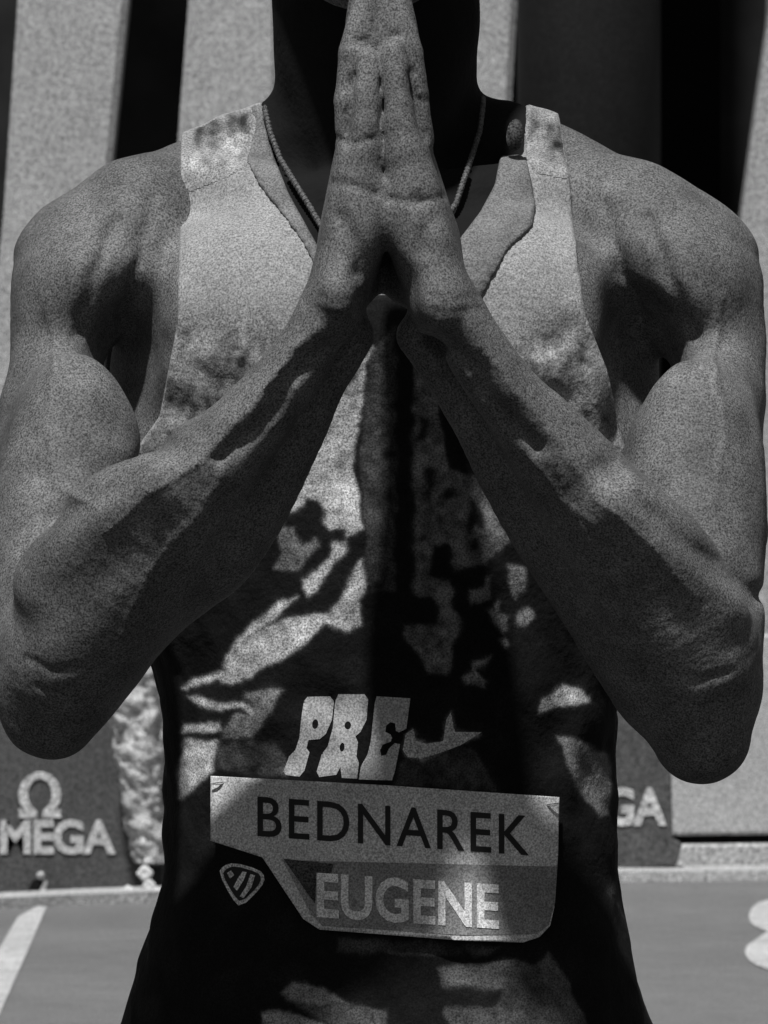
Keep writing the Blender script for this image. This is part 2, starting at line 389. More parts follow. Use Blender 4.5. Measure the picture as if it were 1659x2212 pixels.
# legs, one coarser field, joined into the same body mesh
Lg = Field((-.24, -.2, -.01), (.24, .30, .86), .006)
for sx in (-1, 1):
    Lg.cone((sx*.085, .09, .86), (sx*.10, .08, .52), .088, .060, .02)
    Lg.cone((sx*.10, .08, .52), (sx*.10, .085, .47), .058, .055, .02)
    Lg.cone((sx*.10, .10, .44), (sx*.105, .115, .33), .052, .050, .02)
    Lg.cone((sx*.105, .115, .33), (sx*.105, .12, .09), .046, .036, .02)
    Lg.cone((sx*.105, .12, .06), (sx*.12, -.06, .04), .036, .030, .02)
V2, F2 = Lg.mesh('legs'); V2 = relax(V2, F2, 2)
ORI = Vector((0, .08, 0))
me = to_mesh('person', np.concatenate([V, V2])-np.array(ORI), np.concatenate([F, F2+len(V)]))
person = link('person', me, skin); person.location = ORI
tag(person, 'athlete in a pale and black patterned singlet pressing both palms together in prayer', 'person')
bpy.context.view_layer.update()
def body_part(name, V, F, m, parent=None):
    return link(name, to_mesh(name, V, F), m, parent if parent is not None else person)

# ---------------------------------------------------------------- singlet
def poly_sdf(px, py, poly):
    """signed distance in sketch units, negative inside"""
    d = np.full(np.broadcast(px, py).shape, 1e9); ins = np.zeros(d.shape, bool)
    n = len(poly)
    for i in range(n):
        x0, y0 = poly[i]; x1, y1 = poly[(i+1) % n]
        ex, ey = x1-x0, y1-y0; wx, wy = px-x0, py-y0
        t = np.clip((wx*ex+wy*ey)/(ex*ex+ey*ey+1e-9), 0, 1)
        d = np.minimum(d, (wx-ex*t)**2+(wy-ey*t)**2)
        c = ((y0 <= py) != (y1 <= py)) & (px < (x1-x0)*(py-y0)/((y1-y0) if y1 != y0 else 1e-9)+x0)
        ins ^= c
    d = np.sqrt(d); return np.where(ins, -d, d)
Sg = Field((-.22, -.08, .88), (.22, .23, 1.53), .0023)
Sg.loft(TORSO, .02); torso_extras(Sg)
OUT = [(330, 2700), (235, 2300), (260, 1900), (250, 1400), (255, 1150), (300, 960), (345, 900), (385, 700), (388, 402), (384, 150), (562, 150),
       (563, 250), (588, 340), (620, 420), (688, 545), (760, 640), (920, 640), (1000, 515), (1040, 462), (1073, 400), (1086, 334), (1134, 330), (1140, 150), (1200, 150), (1232, 374),
       (1246, 560), (1262, 680), (1310, 800), (1340, 930), (1390, 1100), (1420, 1400), (1400, 1900), (1430, 2300), (1400, 2700)]
OUT0 = [(330, 2700), (200, 2300), (225, 1900), (230, 1400), (255, 1150), (300, 960), (345, 900), (385, 700), (388, 402), (455, 385), (522, 346), (560, 380),
       (605, 440), (650, 520), (700, 600), (830, 660), (960, 610), (1020, 560), (1075, 500), (1120, 430), (1140, 352), (1185, 362), (1232, 374),
       (1246, 560), (1262, 680), (1310, 800), (1340, 930), (1390, 1100), (1420, 1400), (1430, 1900), (1470, 2300), (1400, 2700)]
X, Y, Z = np.meshgrid(Sg.ax[0], Sg.ax[1], Sg.ax[2], indexing='ij', sparse=True)
pd = poly_sdf((X[:, 0, :]*1.0/S+CX), (CY-(Z[:, 0, :]-CZ)/S)*1.0, OUT)[:, None, :]*S
PX, PY = X/S+CX, CY-(Z-CZ)/S
amp = .0009+.0026*np.exp(-(((PX-480)/110)**2+((PY-310)/80)**2))+.0022*np.exp(-(((PX-1190)/70)**2+((PY-290)/70)**2))+.0028*np.exp(-(((PX-520)/150)**2+((PY-860)/170)**2))+.0032*np.exp(-(((PX-1210)/130)**2+((PY-860)/190)**2))+.0012*np.exp(-((PY-1500)/600)**2)
Sg.f = np.maximum(Sg.f-.0045+(amp*wob(X, Y, Z, 95, 11)).astype(np.float32)+(.0005*wob(X, Y, Z, 260, 12)).astype(np.float32), pd.astype(np.float32))
VS, FS = Sg.mesh('singlet'); VS = relax(VS, FS, 2)
sing = body_part('singlet', VS, FS, [dark_cloth, white_cloth, trim_m])
cen = VS[FS].mean(1); cx = cen[:, 0]*D0/(D0+cen[:, 1])/S+CX; cy = CY-(cen[:, 2]-CZ)*D0/(D0+cen[:, 1])/S
YOKE = [(200, 100), (1400, 100), (1400, 1060), (1200, 980), (1060, 760), (960, 600), (700, 600), (600, 780), (450, 1000), (200, 1100)]
mi = (poly_sdf(cx, cy, YOKE) < 0).astype(np.int32); sing.data.polygons.foreach_set('material_index', mi)
def band(name, poly, m, grow):
    Tf = Field((-.12, -.08, 1.30), (.14, .23, 1.53), .0022); Tf.loft(TORSO, .02); torso_extras(Tf)
    X, Y, Z = np.meshgrid(*Tf.ax, indexing='ij', sparse=True); gx = X[:, 0, :]/S+CX; gyy = CY-(Z[:, 0, :]-CZ)/S
    q = np.maximum(poly_sdf(gx, gyy, poly), poly_sdf(gx, gyy, OUT)-4)[:, None, :]*S
    Tf.f = np.maximum(Tf.f-.0045-grow+(.0012*wob(X, Y, Z, 120, 13)).astype(np.float32), q.astype(np.float32))
    v, f = Tf.mesh(name); return body_part(name, relax(v, f, 14), f, m, sing)
# added black shell over neck and V, its colour standing in for shade
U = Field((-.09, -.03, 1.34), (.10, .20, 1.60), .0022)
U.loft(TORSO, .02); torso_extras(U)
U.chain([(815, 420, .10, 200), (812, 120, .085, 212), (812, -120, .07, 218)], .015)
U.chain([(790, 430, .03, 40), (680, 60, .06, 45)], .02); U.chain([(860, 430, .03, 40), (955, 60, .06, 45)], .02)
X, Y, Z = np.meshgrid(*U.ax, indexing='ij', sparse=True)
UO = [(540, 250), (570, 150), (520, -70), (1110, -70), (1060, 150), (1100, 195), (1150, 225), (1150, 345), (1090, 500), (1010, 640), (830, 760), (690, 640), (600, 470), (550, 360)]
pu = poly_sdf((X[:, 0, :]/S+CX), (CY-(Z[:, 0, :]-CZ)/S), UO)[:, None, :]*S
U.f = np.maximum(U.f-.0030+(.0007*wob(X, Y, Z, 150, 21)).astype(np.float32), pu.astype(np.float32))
VU, FU = U.mesh('neck_shade_shell'); VU = relax(VU, FU, 2); body_part('neck_shade_shell', VU, FU, black_cloth)
bvh_u = BVHTree.FromPolygons([Vector(v) for v in VU], [tuple(int(i) for i in f) for f in FU])
TRIM = [(536, 215), (548, 260), (530, 345), (560, 400), (600, 450), (650, 520), (692, 596), (730, 640), (750, 540), (920, 540), (960, 640), (1040, 645), (1090, 550), (1150, 490), (1157, 440), (1150, 395), (1140, 345), (1120, 315), (1060, 315), (1060, 200), (830, 500), (640, 215)]
band('neck_trim', TRIM, trim_m, .0021)
bvh_s = BVHTree.FromPolygons([Vector(v) for v in VS], [tuple(int(i) for i in f) for f in FS])
bvh_b = BVHTree.FromPolygons([Vector(v) for v in V], [tuple(int(i) for i in f) for f in F])
CAM = Vector((0, -D0, CZ))
def hit(bvh, px, py, off):
    d = (P(px, py, 0)-CAM).normalized()
    h, nrm, i, dist = bvh.ray_cast(CAM, d)
    if h is None: return None
    return h-d*off
def flat_mesh(polys, step=10):
    """polys: list of (outline, [holes]) -> bmesh in sketch plane, cut into a fine grid"""
    bm = bmesh.new()
    for out, holes in polys:
        ed = []
        for loop in [out]+list(holes):
            vs = [bm.verts.new((x, y, 0)) for x, y in loop]
            for a, b in zip(vs, vs[1:]+vs[:1]): ed.append(bm.edges.new((a, b)))
        bmesh.ops.triangle_fill(bm, use_beauty=True, use_dissolve=False, edges=ed)
    return cut(bm, step)
def cut(bm, step):
    xs = [v.co.x for v in bm.verts]; ys = [v.co.y for v in bm.verts]
    for a0, a1, ax in ((min(xs), max(xs), 0), (min(ys), max(ys), 1)):
        c = math.ceil(a0/step)*step
        while c < a1:
            co = (c, 0, 0) if ax == 0 else (0, c, 0); no = (1, 0, 0) if ax == 0 else (0, 1, 0)
            bmesh.ops.bisect_plane(bm, geom=bm.verts[:]+bm.edges[:]+bm.faces[:], plane_co=co, plane_no=no)
            c += step
    return bm
def lay(name, bm, bvh, off, m, parent):
    dead = []
    for v in bm.verts:
        h = hit(bvh, v.co.x, v.co.y, off)
        if h is None: dead.append(v)
        else: v.co = h
    if dead: bmesh.ops.delete(bm, geom=dead, context='VERTS')
    bmesh.ops.recalc_face_normals(bm, faces=bm.faces)
    return from_bm(name, bm, m, parent)
def rounded(poly, it=2):
    for _ in range(it):
        q = []
        for (x0, y0), (x1, y1) in zip(poly, poly[1:]+poly[:1]):
            q += [(x0*.75+x1*.25, y0*.75+y1*.25), (x0*.25+x1*.75, y0*.25+y1*.75)]
        poly = q
    return poly
def oval(x, y, rx, ry, n=20, tilt=0):
    r = []
    for i in range(n):
        a = 2*math.pi*i/n; u, v = rx*math.cos(a), ry*math.sin(a); r.append((x+u*math.cos(tilt)-v*math.sin(tilt), y+u*math.sin(tilt)+v*math.cos(tilt)))
    return r
def tr(pts, s, ox, oy): return [(ox+s*x, oy+s*y) for x, y in pts]
z1 = lambda p: tr(p, .44, 365, 1427)
z2 = lambda p: tr(p, .315, 564, 730)
z3 = lambda p: tr(p, .345, 829.5, 763)
z4 = lambda p: tr(p, .42, 564, 1725.5)
z6 = lambda p: tr(p, .5, 829.5, 1460)
R = rounded
light = [z2([(760, 60), (620, 280), (530, 400), (440, 600), (350, 740), (260, 850), (150, 1040), (80, 1150), (70, 1240), (110, 1290), (150, 1260), (165, 1210), (280, 1150), (310, 1110), (400, 1105), (440, 1180), (440, 1260), (480, 1310), (580, 1310), (600, 1370), (660, 1340), (690, 1300), (680, 1150), (640, 1000), (620, 880), (640, 720), (690, 520), (710, 380), (715, 200)]),
         z2([(500, 1400), (600, 1400), (580, 1480), (480, 1560), (430, 1640), (370, 1750), (320, 1780), (290, 1720), (300, 1660), (380, 1590), (450, 1520), (480, 1450)]),
         [(783, 1205), (790, 1260), (775, 1300), (779, 1350), (755, 1364), (700, 1348), (660, 1388), (620, 1418), (560, 1444), (505, 1478), (478, 1470), (492, 1420), (540, 1380), (590, 1345), (640, 1332), (700, 1327), (745, 1290), (760, 1250)],
         [(642, 1288), (600, 1330), (560, 1362), (500, 1410), (480, 1440), (500, 1400), (545, 1345), (600, 1300)],
         z1([(70, 130), (130, 90), (230, 60), (300, 40), (290, 80), (150, 115), (100, 140)]),
         z1([(95, 175), (150, 180), (240, 205), (330, 210), (390, 215), (425, 230), (420, 265), (380, 240), (250, 240), (170, 230), (120, 205)]),
         z1([(70, 352), (80, 320), (140, 305), (240, 310), (248, 342), (150, 350)]),
         z1([(80, 390), (240, 390), (220, 480), (205, 540), (150, 590), (100, 640), (50, 680), (45, 560), (62, 470)]),
         z6([(680, 130), (690, 95), (740, 70), (770, 45), (830, 55), (895, 90), (900, 110), (800, 120), (720, 145), (680, 160)])]
mid = [z1([(370, 155), (560, 145), (500, 230), (460, 300), (400, 380), (262, 380), (262, 345), (330, 275), (425, 268), (432, 225), (395, 200), (365, 190)]),
       z1([(1200, 335), (1212, 392), (1260, 410), (1345, 398), (1360, 290), (1383, 255), (1408, 350), (1535, 352), (1430, 418), (1350, 450), (1240, 485), (1170, 478), (1148, 440), (1160, 360)]),
       z6([(745, 260), (820, 270), (900, 300), (960, 340), (980, 400), (985, 520), (975, 600), (930, 610), (890, 560), (850, 500), (800, 420), (780, 320)]),
       z3([(775, 1330), (885, 1330), (885, 1480), (825, 1530), (790, 1450)]),
       z3([(530, 1480), (620, 1460), (635, 1400), (660, 1400), (660, 1540), (550, 1565)]),
       z3([(650, 1620), (710, 1560), (715, 1620), (775, 1640), (775, 1720), (740, 1750), (690, 1690)]),
       oval(829.5+880*.345, 763+1650*.345, 18, 20), oval(829.5+750*.345, 763+1815*.345, 8.5, 9),
       z3([(570, 1940), (670, 1890), (640, 1940), (580, 1990), (640, 2040), (630, 2085), (510, 2080), (490, 2030), (560, 2000)]),
       z2([(110, 1292), (210, 1300), (230, 1380), (290, 1420), (385, 1380), (390, 1420), (300, 1500), (270, 1600), (200, 1600), (95, 1580), (130, 1480), (135, 1400)])]
LOW = [z4([(110, 1000), (170, 950), (230, 950), (330, 990), (420, 1040), (640, 1090), (640, 1200), (420, 1200), (250, 1100), (150, 1040)]), z4([(900, 870), (1130, 850), (1250, 820), (1400, 860), (1480, 790), (1520, 850), (1580, 960), (1640, 1080), (1680, 1200), (1000, 1200), (940, 1110), (950, 1066), (1180, 1072), (1240, 1030), (1260, 990), (1100, 980), (930, 960)])]
LOWB = [z4([(0, 1200), (10, 1100), (80, 1085), (180, 1110), (320, 1158), (360, 1200)]), z4([(110, 1000), (170, 950), (230, 950), (330, 990), (420, 1040), (300, 1060), (150, 1040)])]
dim = [z1([(1110, 600), (1140, 500), (1340, 450), (1480, 425), (1540, 500), (1600, 610), (1640, 660), (1110, 612)]),
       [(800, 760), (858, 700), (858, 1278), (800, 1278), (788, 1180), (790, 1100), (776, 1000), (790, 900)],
       z4([(400, 715), (1000, 740), (1230, 760), (1120, 810), (700, 800), (400, 790)]),
       z6([(945, 880), (1000, 900), (1040, 950), (1060, 1010), (1070, 1080), (1020, 1020), (980, 960)]),
       z1([(240, 395), (520, 400), (620, 540), (560, 570), (230, 540)])]
spot_field = z3([(210, 0), (330, 200), (335, 300), (360, 500), (400, 740), (520, 750), (640, 800), (720, 900), (740, 1080), (800, 1160), (720, 1240), (640, 1320), (440, 1360), (430, 1240), (420, 1190), (300, 1200), (290, 1400), (400, 1420), (435, 1500), (430, 1600), (490, 1680), (480, 1740), (430, 1830), (410, 1960), (390, 2010), (280, 2000), (220, 1890), (120, 1760), (130, 1720), (340, 1700), (350, 1600), (300, 1520), (130, 1500), (120, 1400), (140, 1000), (155, 500), (180, 250), (195, 60)])
holes = [R(z3([(215, 400), (270, 400), (285, 470), (270, 540), (200, 570), (195, 540), (225, 500)])), R(z3([(240, 710), (320, 700), (330, 770), (300, 850), (290, 940), (265, 950), (270, 800)])),
         z3(oval(405, 893, 48, 46)), R(z3([(535, 900), (580, 930), (640, 1030), (625, 1120), (590, 1100), (560, 1080), (530, 1150), (500, 1130), (515, 1000)])), z3(oval(570, 1195, 28, 34))]
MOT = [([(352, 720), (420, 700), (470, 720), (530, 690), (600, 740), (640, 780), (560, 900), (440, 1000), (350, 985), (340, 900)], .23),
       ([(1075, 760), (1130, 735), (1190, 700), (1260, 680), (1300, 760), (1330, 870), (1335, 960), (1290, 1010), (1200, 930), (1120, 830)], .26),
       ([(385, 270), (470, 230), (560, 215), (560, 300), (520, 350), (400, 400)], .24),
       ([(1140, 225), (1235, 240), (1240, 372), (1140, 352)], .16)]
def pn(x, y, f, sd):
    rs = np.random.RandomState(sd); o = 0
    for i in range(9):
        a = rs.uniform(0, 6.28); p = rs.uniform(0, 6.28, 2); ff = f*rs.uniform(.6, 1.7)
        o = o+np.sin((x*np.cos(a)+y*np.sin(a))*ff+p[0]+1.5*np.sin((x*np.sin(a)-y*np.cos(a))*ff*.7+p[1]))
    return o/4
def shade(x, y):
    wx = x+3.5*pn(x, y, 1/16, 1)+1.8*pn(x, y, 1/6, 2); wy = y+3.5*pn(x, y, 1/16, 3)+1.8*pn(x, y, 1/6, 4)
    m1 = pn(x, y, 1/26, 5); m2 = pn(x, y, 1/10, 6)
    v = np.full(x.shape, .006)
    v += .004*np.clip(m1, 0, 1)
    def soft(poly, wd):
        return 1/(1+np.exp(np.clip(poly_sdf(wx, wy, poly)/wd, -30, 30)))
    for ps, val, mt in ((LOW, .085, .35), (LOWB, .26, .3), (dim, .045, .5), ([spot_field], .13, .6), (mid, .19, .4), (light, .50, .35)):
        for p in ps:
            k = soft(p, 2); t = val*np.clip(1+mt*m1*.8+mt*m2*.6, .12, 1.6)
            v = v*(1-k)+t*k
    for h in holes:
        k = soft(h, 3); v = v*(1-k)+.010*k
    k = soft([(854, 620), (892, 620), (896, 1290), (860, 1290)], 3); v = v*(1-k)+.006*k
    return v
def panel(name, x0, x1, y0, y1, st, off, fn, region, m):
    xs = np.arange(x0, x1+.1, st); ys_ = np.arange(y0, y1+.1, st); gx, gyv = np.meshgrid(xs, ys_, indexing='ij')
    inside = poly_sdf(gx, gyv, region) < 0
    col = fn(gx, gyv); ids = -np.ones(gx.shape, int); pts = []; vals = []
    for i, j in np.argwhere(inside):
        h = hit(bvh_s, gx[i, j], gyv[i, j], off)
        if h is not None and h.y < .12: ids[i, j] = len(pts); pts.append(h); vals.append(col[i, j])
    q = np.stack([ids[:-1, :-1], ids[1:, :-1], ids[1:, 1:], ids[:-1, 1:]], -1).reshape(-1, 4); q = q[(q >= 0).all(1)]
    pa = np.array(pts); q = q[(np.ptp(pa[q][:, :, 1], axis=1) < .012)]
    me = to_mesh(name, pa, q)
    at = me.color_attributes.new('tone', 'FLOAT_COLOR', 'POINT'); vv = np.array(vals)
    at.data.foreach_set('color', np.stack([vv, vv, vv, np.ones_like(vv)], 1).astype(np.float32).ravel())
    return link(name, me, m, sing)
tone = mat('printed_knit', 1.0, .85, .18, 80, .0008, 220, .2, weave=(PITCH, .25))
n_ = tone.node_tree; vc = n_.nodes.new('ShaderNodeVertexColor'); vc.layer_name = 'tone'; mx = n_.nodes.new('ShaderNodeVectorMath'); mx.operation = 'MULTIPLY'
ol = n_.nodes['Principled BSDF'].inputs['Base Color'].links[0].from_socket
n_.links.new(ol, mx.inputs[0]); n_.links.new(vc.outputs[0], mx.inputs[1]); n_.links.new(mx.outputs[0], n_.nodes['Principled BSDF'].inputs['Base Color'])
FRONT = [(600, 800), (700, 620), (960, 620), (1080, 800), (1230, 1010), (1400, 1150), (1400, 2262), (250, 2262), (250, 1150), (430, 1010)]
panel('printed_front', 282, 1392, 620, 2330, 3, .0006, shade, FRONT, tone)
for p_, val in MOT:
    def fn(x, y, val=val, p_=p_):
        m = pn(x, y, 1/20, 8)+.6*pn(x, y, 1/8, 9)+.5*pn(x, y, 1/45, 10)
        k = 1/(1+np.exp(np.clip((poly_sdf(x+9*pn(x, y, 1/22, 2), y+9*pn(x, y, 1/22, 4), p_)+6)/6, -30, 30)))
        return .30*(1-k)+k*val*np.clip(1+.6*m, .10, 1.7)
    cxm = sum(q[0] for q in p_)/len(p_); cym = sum(q[1] for q in p_)/len(p_)
    big = [(cxm+(x-cxm)*1.35, cym+(y-cym)*1.3) for x, y in rounded(p_, 1)]
    xs_ = [q[0] for q in big]; ys2 = [q[1] for q in big]
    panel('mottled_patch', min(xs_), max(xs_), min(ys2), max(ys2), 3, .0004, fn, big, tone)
# heavy block lettering
e = lambda x, y, a, b: z1(oval(x, y, a, b, 16, .12))
PRE = [(z1([(680, 178), (790, 175), (810, 200), (800, 290), (770, 360), (740, 385), (685, 390), (675, 430), (690, 450), (665, 540), (640, 570), (575, 562), (562, 545), (590, 470), (620, 440), (640, 380), (650, 280), (662, 200)]), [e(718, 312, 15, 24)]),
       (z1([(832, 165), (960, 165), (978, 190), (970, 290), (940, 350), (915, 372), (928, 400), (920, 470), (932, 500), (924, 580), (848, 576), (842, 520), (822, 560), (738, 572), (725, 545), (750, 460), (780, 420), (804, 330), (816, 200)]), [e(878, 318, 16, 20), e(850, 425, 12, 22)]),
       (z1([(1020, 175), (1185, 185), (1165, 335), (1128, 352), (1114, 345), (1110, 308), (1086, 302), (1066, 320), (1062, 350), (1088, 362), (1096, 380), (1088, 398), (1050, 412), (1036, 440), (1042, 468), (1066, 462), (1080, 432), (1108, 405), (1135, 410), (1110, 540), (1095, 588), (932, 584), (942, 520), (975, 460), (990, 400), (1002, 290), (1010, 210)]), [])]
lay('lettering', flat_mesh([(p, h) for p, h in PRE], 5), bvh_s, .0009, ink_light, sing)
TICK = z1([(1200, 335), (1212, 392), (1260, 408), (1345, 396), (1362, 290), (1383, 255), (1404, 350), (1535, 352), (1430, 416), (1350, 446), (1240, 482), (1172, 474), (1148, 440), (1162, 360)])
lay('logo', flat_mesh([(TICK, [])], 5), bvh_s, .0009, mat('logo_print', .5, .8, .2, 60, weave=(PITCH, .25)), sing)
# small shield badge
lay('badge', flat_mesh([(R([(472, 1885), (482, 1870), (506, 1863), (560, 1878), (573, 1895), (565, 1917), (520, 1961), (500, 1940)], 1), [])]), bvh_s, .001, print_light, sing)
lay('badge', flat_mesh([(R([(480, 1889), (488, 1877), (507, 1870), (556, 1884), (565, 1896), (558, 1914), (521, 1950), (505, 1934)], 1), [])], 5), bvh_s, .0016, ink, sing)
for q in ([(490, 1886), (499, 1880), (506, 1890), (497, 1898)], [(504, 1916), (514, 1897), (524, 1882), (533, 1884), (526, 1902), (512, 1924)], [(518, 1936), (532, 1914), (541, 1888), (551, 1891), (543, 1917), (526, 1940)]):
    lay('badge', flat_mesh([(q, [])], 5), bvh_s, .0022, print_light, sing)

# piping round the neckline
def tube(name, pts, r, m, parent=None, seg=8, cyc=False):
    cu = bpy.data.curves.new(name, 'CURVE'); cu.dimensions = '3D'; sp = cu.splines.new('NURBS'); sp.points.add(len(pts)-1)
    for q, p in zip(sp.points, pts): q.co = (*p, 1)
    sp.use_endpoint_u = True; sp.order_u = 3; sp.use_cyclic_u = cyc; cu.bevel_depth = r; cu.bevel_resolution = 2; cu.resolution_u = 6; cu.use_fill_caps = True
    t = bpy.data.objects.new('t', cu); COL.objects.link(t); dg = bpy.context.evaluated_depsgraph_get()
    me = bpy.data.meshes.new_from_object(t.evaluated_get(dg)); bpy.data.objects.remove(t); me.name = name
    me.materials.clear(); me.polygons.foreach_set('use_smooth', [True]*len(me.polygons))
    return link(name, me, m, parent)
class Both:
    def ray_cast(s, o, d):
        a = bvh_s.ray_cast(o, d); b = bvh_b.ray_cast(o, d)
        c = bvh_u.ray_cast(o, d)
        if c[0] is not None and (b[0] is None or c[3] < b[3]): b = c
        if a[0] is None: return b
        if b[0] is None: return a
        return a if a[3] < b[3] else b
both = Both()

# ---------------------------------------------------------------- name bib
QP = np.array([(x, y) for x in range(470, 1200, 40) for y in range(1690, 2010, 40)])
hits = [(q, hit(bvh_s, q[0], q[1], 0)) for q in QP]; hits = [(q, h) for q, h in hits if h is not None]
A = np.array([[1, (q[0]-830)/400, (q[1]-1850)/200, ((q[0]-830)/400)**2, ((q[1]-1850)/200)**2] for q, h in hits]); yy = np.array([h.y for q, h in hits])
cf = np.linalg.lstsq(A, yy, rcond=None)[0]; off = min(yy-A@cf)-.003
def bib_pt(px, py):
    a, b = (px-830)/400, (py-1850)/200
    y = cf[0]+cf[1]*a+cf[2]*b+cf[3]*a*a+cf[4]*b*b+off+.0016*math.sin(px/95+py/160)+.0012*math.sin(px/38-py/70)
    return P(px, py, y)
BIB = [(455, 1676), (830, 1696), (1208, 1722), (1205, 1850), (1197, 1960), (1188, 2000), (1165, 2024), (1130, 2036), (1000, 2032), (690, 2008), (655, 1985), (567, 1852), (455, 1816)]
def lay_bib(name, bm, o, m, parent):
    for v in bm.verts:
        p = bib_pt(v.co.x, v.co.y); d = (p-CAM).normalized(); v.co = p-d*o
    bmesh.ops.recalc_face_normals(bm, faces=bm.faces)
    return from_bm(name, bm, m, parent)
bib = lay_bib('name_bib', flat_mesh([(BIB, [])], 14), 0, paper, person)
md = bib.modifiers.new('t', 'SOLIDIFY'); md.thickness = .0002
bib['label'] = 'white race bib printed with a surname above a paler place name'
lay_bib('sponsor_panel', flat_mesh([([(610, 1858), (1204, 1872), (1199, 1950), (1186, 1998), (1160, 2018), (1000, 2020), (696, 2000), (672, 1975)], [])], 14), .0005, paper_grey, bib)
lay_bib('sponsor_mark', flat_mesh([([(612, 1855), (720, 1866), (716, 1885), (684, 1888), (680, 1952)], [])], 14), .0008, print_dim, bib)
def text_bm(s, x0, x1, yb0, yb1, hgt, bold=0, sp=1.0, shear=0, step=14, xs=None):
    cu = bpy.data.curves.new('t', 'FONT'); cu.body = s; cu.space_character = sp; cu.offset = bold; cu.resolution_u = 4
    t = bpy.data.objects.new('t', cu); COL.objects.link(t); dg = bpy.context.evaluated_depsgraph_get()
    me = bpy.data.meshes.new_from_object(t.evaluated_get(dg)); bpy.data.objects.remove(t)
    bm = bmesh.new(); bm.from_mesh(me)
    ax = min(v.co.x for v in bm.verts); bx = max(v.co.x for v in bm.verts); ay = min(v.co.y for v in bm.verts); by = max(v.co.y for v in bm.verts)
    for v in bm.verts:
        u = (v.co.x-ax)/(bx-ax); q = (v.co.y-ay)/(by-ay)
        v.co = (x0+(x1-x0)*u+shear*q, yb0+(yb1-yb0)*u-hgt*q, 0)
    return cut(bm, step)
lay_bib('lettering', text_bm('BEDNAREK', 556, 1143, 1806, 1848, 86, .006, 1.12), .0006, ink, bib)
lay_bib('lettering', text_bm('EUGENE', 684, 1078, 1982, 2008, 98, .028, 1.02), .0009, mat('ink_pale', .8, .6, .15, 60, weave=(PITCH, .2)), bib)
for (px, py) in ((470, 1692), (1192, 1738)):
    p = bib_pt(px, py); tube('safety_pin', [p+Vector((-.004, -.0015, 0)), p+Vector((0, -.003, .001)), p+Vector((.005, -.0015, .001)), p+Vector((0, -.0025, -.001)), p+Vector((-.004, -.0015, 0))], .0005, metal, bib)

# ---------------------------------------------------------------- necklace, hair, eyes, shorts, shoes
neck_pts = [(572, 235), (585, 290), (606, 345), (640, 400), (668, 445), (700, 500), (770, 560), (850, 570), (930, 520), (985, 440), (1000, 395), (1022, 330), (1036, 285), (1042, 240), (1044, 205)]
bn = bmesh.new()
fine = []
for (xa, ya), (xb, yb) in zip(neck_pts[:-1], neck_pts[1:]):
    n = max(2, int(math.hypot(xb-xa, yb-ya)/7.6))
    for i in range(n): fine.append((xa+(xb-xa)*i/n, ya+(yb-ya)*i/n))
dep = []
for px, py in fine:
    d = (P(px, py)-CAM).normalized(); h = both.ray_cast(P(px, py, -.07), d)[0]
    dep.append(.08 if h is None else min(h.y, .08))
dep = np.array(dep); dep = np.array([dep[max(0, i-3):i+4].min() for i in range(len(dep))]); dep = np.convolve(np.pad(dep, 3, mode='edge'), np.ones(7)/7, 'valid')
fine = [P(px, py, float(y)-.004) for (px, py), y in zip(fine, dep)]
for i, p in enumerate(fine):
    M = Matrix.Translation(p) @ Matrix.Rotation(i*.9, 4, 'Z') @ Matrix.Diagonal((1, 1, 1.25, 1))
    bmesh.ops.create_icosphere(bn, subdivisions=1, radius=.0021, matrix=M)
chainm = mat('necklace_metal', .09, .45, .5, 400, .001, 900, .6)
ob = from_bm('necklace', bn, chainm, person); ob['label'] = 'thin linked chain round the neck'
# small clip of cloth hanging at the right-hand strap
bn = bmesh.new()
for v in R([(1092, 300), (1098, 268), (1112, 255), (1128, 262), (1132, 300), (1118, 330), (1100, 322)], 2): bn.verts.new(P(v[0], v[1], .02))
bn.faces.new(bn.verts); r_ = bmesh.ops.extrude_face_region(bn, geom=bn.faces[:])
for v in [g for g in r_['geom'] if isinstance(g, bmesh.types.BMVert)]: v.co.y += .006
tg = from_bm('label_tab', bn, print_dim, sing)
Hh = Field((-.11, -.10, 1.55), (.11, .17, 1.82), .004)
Hh.ell(hc+Vector((0, .02, .028)), (.080, .101, .100), .02)
Hh.ell(hc+Vector((0, -.10, -.03)), (.09, .085, .088), .01, True)
Hh.f += .0016*wob(*np.meshgrid(*Hh.ax, indexing='ij'), 500, 9).astype(np.float32)
a, b = Hh.mesh('hair'); body_part('hair', a, b, hairm)
for sx in (-1, 1):
    bn = bmesh.new(); bmesh.ops.create_uvsphere(bn, u_segments=20, v_segments=12, radius=.0115, matrix=Matrix.Translation(hc+Vector((sx*.034, -.0755, .001))))
    ey = from_bm('eye', bn, eye_m, person)
    bn = bmesh.new(); bmesh.ops.create_uvsphere(bn, u_segments=16, v_segments=10, radius=.0055, matrix=Matrix.Translation(hc+Vector((sx*.034, -.0822, .001))))
    from_bm('iris', bn, iris_m, ey)
Sh = Field((-.23, -.08, .55), (.23, .25, .92), .005)
Sh.loft([(.56, 0, .085, .05, .05), (.86, 0, .085, .12, .10), (.92, 0, .085, .17, .112)], .01)
for sx in (-1, 1): Sh.cone((sx*.088, .09, .90), (sx*.10, .085, .60), .080, .076, .01)
Z = np.meshgrid(*Sh.ax, indexing='ij', sparse=True)[2]; Sh.f = np.maximum(Sh.f, (.60-Z).astype(np.float32)); Sh.f = np.maximum(Sh.f, (Z-.915).astype(np.float32))
a, b = Sh.mesh('shorts'); body_part('shorts', a, b, dark_cloth)
